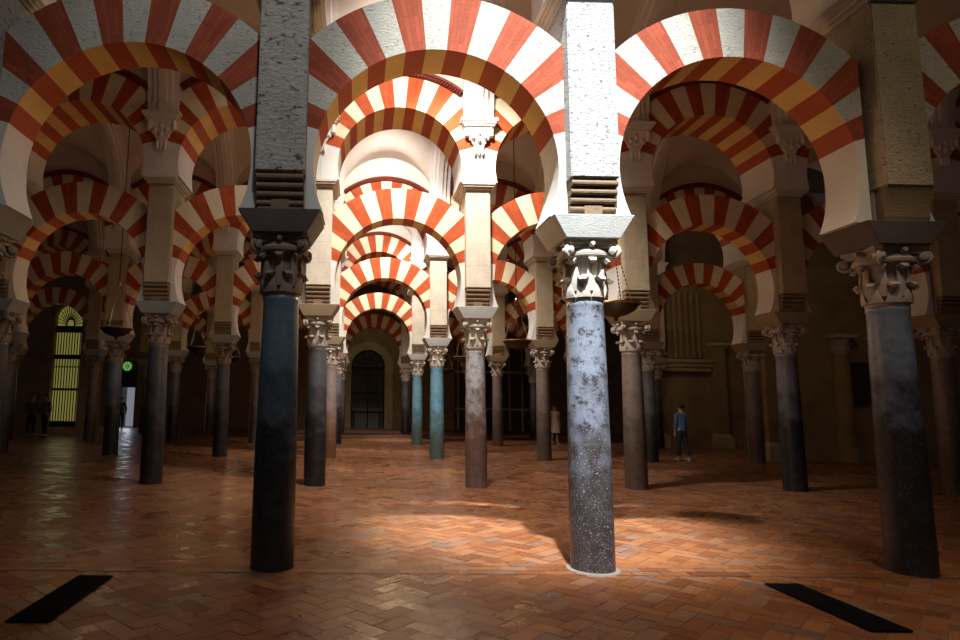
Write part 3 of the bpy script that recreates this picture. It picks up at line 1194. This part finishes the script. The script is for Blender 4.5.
# step towards the last nave
bm = bmesh.new()
box(bm, -3.4, 6.2, 29.2, BACKY, 0.0, 0.12)
st = obj('floor_step', bm, mat_paint('worn_step_brick', (0.25, 0.12, 0.07)))
tag(st, 'low brick step crossing the aisle before the far gate', kind='structure')

# ------------------------------------------------------------------ right hand walls
WAY, WBY = 19.5, 25.2
WAX, WBX = 13.35, 12.75
wall('wall_near_right', WAX, XR, WAY, WAY + 0.8, 0, ZTOP, 'brown stone wall with engaged half columns on the right')
wall('wall_far_right', WBX, XR, WBY, WBY + 0.8, 0, ZTOP, 'brown stone wall with blind fluted panel behind the walking visitor')


def engaged(x, y, wdt, h, label):
    t = thing('wall_pilaster', label, 'pilaster', (x, y, 0))
    bm = bmesh.new()
    box(bm, -wdt, wdt, -0.22, 0, 0.55, h)
    obj('shaft', bm, WALLB, t)
    bm = bmesh.new()
    box(bm, -wdt - 0.10, wdt + 0.10, -0.36, 0, 0, 0.45)
    frustum(bm, (-wdt - 0.08, wdt + 0.08, -0.33, 0), 0.45, (-wdt, wdt, -0.22, 0), 0.56)
    obj('base', bm, STONE_B, t)
    bm = bmesh.new()
    frustum(bm, (-wdt, wdt, -0.22, 0), h, (-wdt - 0.12, wdt + 0.12, -0.36, 0), h + 0.16)
    box(bm, -wdt - 0.14, wdt + 0.14, -0.38, 0, h + 0.16, h + 0.27)
    obj('cap_moulding', bm, STONE_B, t)
    return t


engaged(WAX + 0.36, WAY, 0.30, 3.9, 'square stone pilaster at the near end of the right wall')
engaged(17.2, WAY, 0.34, 3.6, 'square stone pilaster behind the right front column')
engaged(WBX + 0.05, WBY, 0.20, 3.5, 'narrow stone pilaster left of the blind fluted panel')
engaged(15.3, WBY, 0.26, 3.9, 'stone pilaster right of the blind fluted panel behind the visitor')
# half column on the right wall
t = thing('engaged_column', 'rounded stone half column with carved capital on the right wall', 'column', (15.95, WAY, 0))
bm = bmesh.new()
lathe(bm, [(0.34, 0), (0.34, 0.35), (0.30, 0.42), (0.28, 0.50), (0.26, 3.3)], 28)
obj('shaft', bm, WALLB, t, True)
bm = bmesh.new()
lathe(bm, [(0.27, 3.3), (0.28, 3.34), (0.25, 3.36), (0.27, 3.6), (0.34, 3.78), (0.30, 3.8)], 24)
for k in range(8):
    leaf(bm, k * PI / 4, 0.27, 3.38, 0.25, 0.08, 0.09)
box(bm, -0.38, 0.38, -0.38, 0.2, 3.8, 3.92)
obj('capital', bm, CAPIT_G, t, True)
# fluted blind panel
t = thing('fluted_wall_panel', 'blind wall panel of vertical stone flutes on a ledge', 'wall panel', (14.0, WBY, 0))
bm = bmesh.new()
for i in range(6):
    x = -0.62 + i * 0.25
    prof = []
    lathe(bm, [(0.09, 3.55), (0.095, 3.6), (0.085, 3.7), (0.085, 4.6), (0.11, 4.66), (0.085, 4.72), (0.085, 6.2)], 12, x, -0.04)
obj('flutes', bm, WALLB, t, True)
bm = bmesh.new()
box(bm, -1.0, 1.0, -0.28, 0, 3.2, 3.36)
box(bm, -0.95, 0.95, -0.22, 0, 3.02, 3.2)
box(bm, -0.98, 0.98, -0.34, 0, 3.36, 3.5)
obj('ledge', bm, STONE_B, t)
# dark niche panel on near right wall
t = thing('framed_panel', 'dark wooden framed panel hung on the right wall', 'panel', (16.75 - 0.3, WAY - 0.02, 2.4))
bm = bmesh.new()
box(bm, -0.28, 0.28, -0.05, 0, -0.6, 0.6)
obj('board', bm, DARKWOOD, t)
bm = bmesh.new()
for (x0, x1, z0, z1) in ((-0.33, -0.27, -0.65, 0.65), (0.27, 0.33, -0.65, 0.65), (-0.33, 0.33, 0.6, 0.66), (-0.33, 0.33, -0.66, -0.6)):
    box(bm, x0, x1, -0.08, 0, z0, z1)
obj('frame', bm, DARKWOOD, t)

# gilded screen far behind, right of the central aisle
t = thing('gilded_screen', 'tall dark wooden screen with gilded posts far behind the right aisle', 'screen', (8.9, BACKY - 0.4, 0))
bm = bmesh.new()
box(bm, -2.4, 2.4, 0, 0.2, 0, 5.6)
obj('panel', bm, DARKWOOD, t)
for i in range(7):
    x = -2.25 + i * 0.75
    bm = bmesh.new()
    lathe(bm, [(0.09, 0.1), (0.05, 0.3), (0.07, 1.2), (0.045, 1.6), (0.05, 4.6), (0.09, 4.9), (0.05, 5.3)], 10, x, -0.1)
    obj('gilded_post', bm, GOLD, t, True)
for z in (1.25, 3.4, 5.3):
    bm = bmesh.new()
    box(bm, -2.4, 2.4, -0.12, 0, z, z + 0.12)
    obj('gilded_rail', bm, GOLD, t)


# ------------------------------------------------------------------ hanging lamps
def make_lamp(label, ztop=9.57, light=0):
    t = thing('hanging_lamp', label, 'hanging lamp', group='dish lamps hanging on chains')
    bm = bmesh.new()
    prof = [(0.02, -0.26), (0.035, -0.235), (0.02, -0.21), (0.06, -0.19), (0.16, -0.165), (0.28, -0.10), (0.335, -0.02), (0.35, 0.0), (0.33, 0.0), (0.315, -0.02), (0.26, -0.085), (0.15, -0.14), (0.02, -0.15)]
    lathe(bm, prof, 36)
    obj('dish', bm, BRONZE, t, True)
    bm = bmesh.new()
    lathe(bm, [(0.352, -0.018), (0.368, -0.010), (0.372, 0.002), (0.366, 0.014), (0.345, 0.012), (0.34, -0.005)], 36, cap=False)
    obj('rim', bm, BRASS, t, True)
    for k in range(3):
        a = 2 * PI * k / 3 + 0.35
        bm = bmesh.new()
        p0 = Vector((0.35 * math.cos(a), 0.35 * math.sin(a), 0)); p1 = Vector((0.01 * math.cos(a), 0.01 * math.sin(a), 1.0))
        m = 16
        for i in range(m):
            u = p0.lerp(p1, i / m); v = p0.lerp(p1, (i + 0.8) / m)
            tube(bm, [u, u.lerp(v, 0.3), u.lerp(v, 0.7), v], [0.004, 0.011, 0.011, 0.004], 5)
        obj('support_chain', bm, CHAIN, t)
    bm = bmesh.new()
    lathe(bm, [(0.01, 0.96), (0.04, 1.0), (0.045, 1.03), (0.02, 1.07), (0.008, 1.09)], 12)
    obj('chain_cap', bm, BRASS, t, True)
    bm = bmesh.new()
    tube(bm, [(0, 0, 1.05), (0, 0, ztop - 3.15)], 0.011, 6)
    obj('hanging_rod', bm, IRON, t)
    return t


LAMPS = [((4.73, 9.45, 3.14), 'dark bronze dish lamp hanging just right of the scarred front column', 30),
         ((4.72, 15.4, 3.16), 'bronze dish lamp with brass rim one bay right of the aisle, second from the front', 36),
         ((-4.64, 14.2, 3.18), 'largest dish lamp on the left, with bright rim, hanging two bays left of the aisle', 30),
         ((-4.72, 21.6, 3.40), 'small dish lamp hanging behind the largest left lamp', 36),
         ((-4.72, 27.8, 3.50), 'smallest dish lamp on the left, farthest in its line', 30),
         ((4.45, 21.6, 3.2), 'small brass rimmed lamp seen between the lit columns, right of the aisle', 36),
         ((4.72, 27.8, 3.1), 'farthest brass rimmed lamp right of the aisle', 24)]
lp = None
for i, (loc, label, e) in enumerate(LAMPS):
    if lp is None:
        o = lp = make_lamp(label)
        o.location = loc
    else:
        o = dup(lp, loc, label)
    l = bpy.data.lights.new('dish_fill', 'POINT')  # fill added above each dish; the lamps themselves hang unlit
    l.energy = e * (0.28 if loc[0] < 0 else 0.4); l.color = (1.0, 0.66, 0.34); l.shadow_soft_size = 0.12
    lo_ = bpy.data.objects.new('dish_fill', l)
    C.objects.link(lo_)
    lo_.parent = o
    lo_.location = (0, 0, 0.22)

# ------------------------------------------------------------------ floor grates
gproto = None
for (x, y, label) in ((-1.535, 5.4, 'long black metal floor grate at the left front'), (4.70, 5.33, 'long black metal floor grate at the right front')):
    t = thing('floor_grate', label, 'floor grate', (x, y, 0.006), 'black floor grates')
    bm = bmesh.new()
    for (x0, x1, y0, y1) in ((-0.155, -0.14, -0.6, 0.6), (0.14, 0.155, -0.6, 0.6), (-0.155, 0.155, -0.6, -0.585), (-0.155, 0.155, 0.585, 0.6)):
        box(bm, x0, x1, y0, y1, 0.0, 0.012)
    obj('frame', bm, GRATE, t)
    bm = bmesh.new()
    for i in range(58):
        y0 = -0.585 + i * 0.0202
        box(bm, -0.14, 0.14, y0 + 0.004, y0 + 0.016, 0.001, 0.009)
    box(bm, -0.145, 0.145, -0.59, 0.59, -0.001, 0.003)
    obj('slats', bm, GRATE, t)


# ------------------------------------------------------------------ people
def skinned(name, pts, edges, rads, mat, parent, sub=2, root=0):
    me = bpy.data.meshes.new(name)
    me.from_pydata([tuple(p) for p in pts], edges, [])
    me.materials.append(mat)
    o = bpy.data.objects.new(name, me)
    C.objects.link(o)
    o.parent = parent
    sk = o.modifiers.new('skin', 'SKIN')
    sk.use_smooth_shade = True
    for i, v in enumerate(me.skin_vertices[0].data):
        rr = rads[i]
        v.radius = rr if isinstance(rr, tuple) else (rr, rr)
        v.use_root = (i == root)
    ss = o.modifiers.new('sub', 'SUBSURF')
    ss.levels = ss.render_levels = sub
    return o


def sphere(bm, c, r, sx=1, sy=1, sz=1, seg=20):
    m = Matrix.Translation(c) @ Matrix.Diagonal((r * sx, r * sy, r * sz, 1))
    bmesh.ops.create_uvsphere(bm, u_segments=seg, v_segments=seg // 2 + 2, radius=1, matrix=m)


def make_person(label, loc, rz, H, skin, top, bottom, shoes, hair, stride=0.16, dress=False, long_hair=False, arm=0.12, group=None):
    """faces -y before rotation; H = standing height"""
    t = thing('person', label, 'person', loc, group, rz)
    k = H / 1.75
    V = lambda x, y, z: (x * k, y * k, z * k)
    sd = stride
    P = [V(0, 0, 0.95), V(0, 0, 1.10), V(0, 0.01, 1.28), V(0, 0.015, 1.42), V(0, 0.005, 1.50), V(0, -0.01, 1.56)]
    R = [0.125 * k, 0.115 * k, (0.15 * k, 0.105 * k), (0.10 * k, 0.08 * k), 0.052 * k, 0.055 * k]
    E = [(0, 1), (1, 2), (2, 3), (3, 4), (4, 5)]
    hands = []
    for s in (-1, 1):
        i = len(P)
        f = -s * sd
        P += [V(s * 0.10, 0, 0.90), V(s * 0.10, f * 0.45, 0.50 + 0.01), V(s * 0.10, f + 0.05, 0.09), V(s * 0.11, f - 0.09, 0.035)]
        R += [0.085 * k, 0.058 * k, 0.040 * k, (0.042 * k, 0.028 * k)]
        E += [(0, i), (i, i + 1), (i + 1, i + 2), (i + 2, i + 3)]
        j = len(P)
        g = s * sd * arm * 6
        P += [V(s * 0.19, 0.01, 1.40), V(s * 0.25, 0.02 + g * 0.3, 1.13), V(s * 0.25, g * 0.8 - 0.05, 0.90), V(s * 0.25, g - 0.075, 0.83)]
        R += [0.050 * k, 0.038 * k, 0.027 * k, (0.018 * k, 0.032 * k)]
        E += [(3, j), (j, j + 1), (j + 1, j + 2), (j + 2, j + 3)]
        wx, wy, wz = s * 0.25, g - 0.075, 0.83
        for q in range(4):
            h = len(P)
            fy = wy - 0.030 + q * 0.020
            L = (0.062, 0.072, 0.068, 0.052)[q]
            P += [V(wx, fy, wz - 0.02), V(wx - s * 0.004, fy - 0.002, wz - 0.02 - L * 0.55), V(wx - s * 0.018, fy - 0.004, wz - 0.02 - L)]
            R += [0.009 * k, 0.0085 * k, 0.007 * k]
            E += [(j + 3, h), (h, h + 1), (h + 1, h + 2)]
        h = len(P)
        P += [V(wx - s * 0.008, wy - 0.045, wz + 0.012), V(wx - s * 0.02, wy - 0.062, wz - 0.03)]
        R += [0.010 * k, 0.008 * k]
        E += [(j + 3, h), (h, h + 1)]
    # head joined on the same skeleton
    i = len(P)
    P += [V(0, -0.005, 1.60), V(0, -0.005, 1.665), V(0, 0.0, 1.71)]
    R += [(0.062 * k, 0.075 * k), (0.078 * k, 0.095 * k), (0.055 * k, 0.065 * k)]
    E += [(5, i), (i, i + 1), (i + 1, i + 2)]
    body = skinned('body', P, E, R, skin, t, 2)
    bm = bmesh.new()
    bmesh.ops.create_cone(bm, segments=8, radius1=0.014 * k, radius2=0.004 * k, depth=0.035 * k, matrix=Matrix.Translation(V(0, -0.095, 1.635)) @ Matrix.Rotation(PI / 2, 4, 'X'))
    for s in (-1, 1):
        sphere(bm, V(s * 0.078, 0.0, 1.64), 0.02 * k, 0.45, 0.8, 1.3, 10)
    obj('face_features', bm, skin, body, True)
    bm = bmesh.new()
    for s in (-1, 1):
        sphere(bm, V(s * 0.028, -0.085, 1.655), 0.009 * k, 1.2, 0.7, 0.8, 10)
    obj('eye', bm, hair, body, True)
    bm = bmesh.new()
    sphere(bm, V(0, -0.088, 1.598), 0.016 * k, 1.3, 0.5, 0.4, 10)
    obj('mouth', bm, mat_plain('lip_colour', (0.30, 0.10, 0.08), 0.5), body, True)
    # hair: cap over the skull
    bm = bmesh.new()
    sphere(bm, V(0, 0.018, 1.672), 0.098 * k, 0.90, 1.05, 0.98, 24)
    for v in list(bm.verts):
        if v.co.y < -0.052 * k and v.co.z < 1.69 * k:
            v.co.y = -0.052 * k
        if v.co.z < 1.60 * k:
            v.co.z = 1.60 * k
    if long_hair:
        sphere(bm, V(0, 0.075, 1.54), 0.08 * k, 0.85, 0.5, 1.7, 16)
    obj('hair', bm, hair, t, True)
    # top
    SP = [V(0, 0, 0.86), V(0, 0, 1.02), V(0, 0, 1.15), V(0, 0.01, 1.30), V(0, 0.012, 1.43)]
    SR = [(0.172 * k, 0.14 * k), (0.155 * k, 0.125 * k), (0.148 * k, 0.12 * k), (0.17 * k, 0.125 * k), (0.115 * k, 0.09 * k)]
    SE = [(0, 1), (1, 2), (2, 3), (3, 4)]
    for s in (-1, 1):
        g = s * sd * arm * 6
        j = len(SP)
        if dress:
            SP += [V(s * 0.19, 0.01, 1.40), V(s * 0.225, 0.015, 1.28)]
            SR += [0.062 * k, 0.056 * k]
            SE += [(4, j), (j, j + 1)]
        else:
            SP += [V(s * 0.19, 0.01, 1.40), V(s * 0.25, 0.02 + g * 0.3, 1.13), V(s * 0.25, g * 0.8 - 0.05, 0.92)]
            SR += [0.066 * k, 0.054 * k, 0.042 * k]
            SE += [(4, j), (j, j + 1), (j + 1, j + 2)]
    skinned('blouse' if dress else 'shirt', SP, SE, SR, top, t, 2)
    if dress:
        bm = bmesh.new()
        n = 28
        rings = []
        for (z, rx, ry) in ((1.06, 0.150, 0.118), (0.95, 0.185, 0.15), (0.80, 0.205, 0.17), (0.62, 0.225, 0.19), (0.50, 0.235, 0.20), (0.50, 0.225, 0.19), (0.62, 0.21, 0.175)):
            rings.append([bm.verts.new(V(rx * math.cos(2 * PI * q / n) * (1 + 0.05 * math.sin(6 * 2 * PI * q / n) * (z < 0.9)), ry * math.sin(2 * PI * q / n) * (1 + 0.05 * math.sin(6 * 2 * PI * q / n) * (z < 0.9)), z)) for q in range(n)])
        for a, b in zip(rings, rings[1:]):
            for q in range(n):
                bm.faces.new((a[q], a[(q + 1) % n], b[(q + 1) % n], b[q]))
        obj('skirt', bm, top, t, True)
    else:
        TP = [V(0, 0, 1.02), V(0, 0, 0.90)]
        TR = [(0.15 * k, 0.12 * k), (0.155 * k, 0.125 * k)]
        TE = [(0, 1)]
        for s in (-1, 1):
            f = -s * sd
            j = len(TP)
            TP += [V(s * 0.09, 0, 0.82), V(s * 0.10, f * 0.45, 0.50), V(s * 0.10, f + 0.05, 0.12)]
            TR += [0.098 * k, 0.074 * k, 0.056 * k]
            TE += [(1, j), (j, j + 1), (j + 1, j + 2)]
        skinned('trousers', TP, TE, TR, bottom, t, 2)
    for s in (-1, 1):
        f = -s * sd
        bm = bmesh.new()
        sphere(bm, V(s * 0.105, f - 0.03, 0.04), 0.05 * k, 0.95, 2.5, 0.85, 16)
        for v in bm.verts:
            if v.co.z < 0.004:
                v.co.z = 0.004
        obj('shoe', bm, shoes, t, True)
    return t


SKIN = mat_plain('skin', (0.45, 0.27, 0.19), 0.55)
BLUE = mat_plain('blue_shirt_cloth', (0.07, 0.12, 0.21), 0.8)
NAVYC = mat_plain('dark_navy_cloth', (0.012, 0.015, 0.03), 0.8)
WHITEC = mat_plain('white_dress_cloth', (0.55, 0.40, 0.36), 0.8)
HAIRD = mat_plain('dark_hair', (0.012, 0.009, 0.007), 0.5)
SHOEW = mat_plain('pale_shoe', (0.45, 0.35, 0.32), 0.6)
SHOED = mat_plain('dark_shoe', (0.02, 0.02, 0.02), 0.5)
GREYC = mat_plain('grey_cloth', (0.06, 0.055, 0.055), 0.8)
make_person('person in blue shirt and dark trousers walking away, seen from behind', (10.55, 18.98, 0), PI + 0.25, 1.70, SKIN, BLUE, NAVYC, SHOEW, HAIRD, 0.10)
make_person('person in a white knee length dress standing behind a brownish column', (9.10, 26.6, 0), 0.25, 1.60, SKIN, WHITEC, WHITEC, SHOEW, HAIRD, 0.05, dress=True, long_hair=True)
make_person('person in dark clothes standing before the yellow window, left one of two', (px_x(40, 26.6), 26.6, 0), 0.6, 1.72, SKIN, GREYC, NAVYC, SHOED, HAIRD, 0.05)
make_person('person in grey top standing before the yellow window, right one of two', (px_x(53, 26.3), 26.3, 0), -0.4, 1.76, SKIN, mat_plain('mid_grey_cloth', (0.15, 0.14, 0.14), 0.8), NAVYC, SHOED, HAIRD, 0.05)
make_person('person silhouetted in the bright far left doorway', (px_x(126.5, 34.5), 34.5, 0), 0.2, 1.70, SKIN, GREYC, NAVYC, SHOED, HAIRD, 0.1)
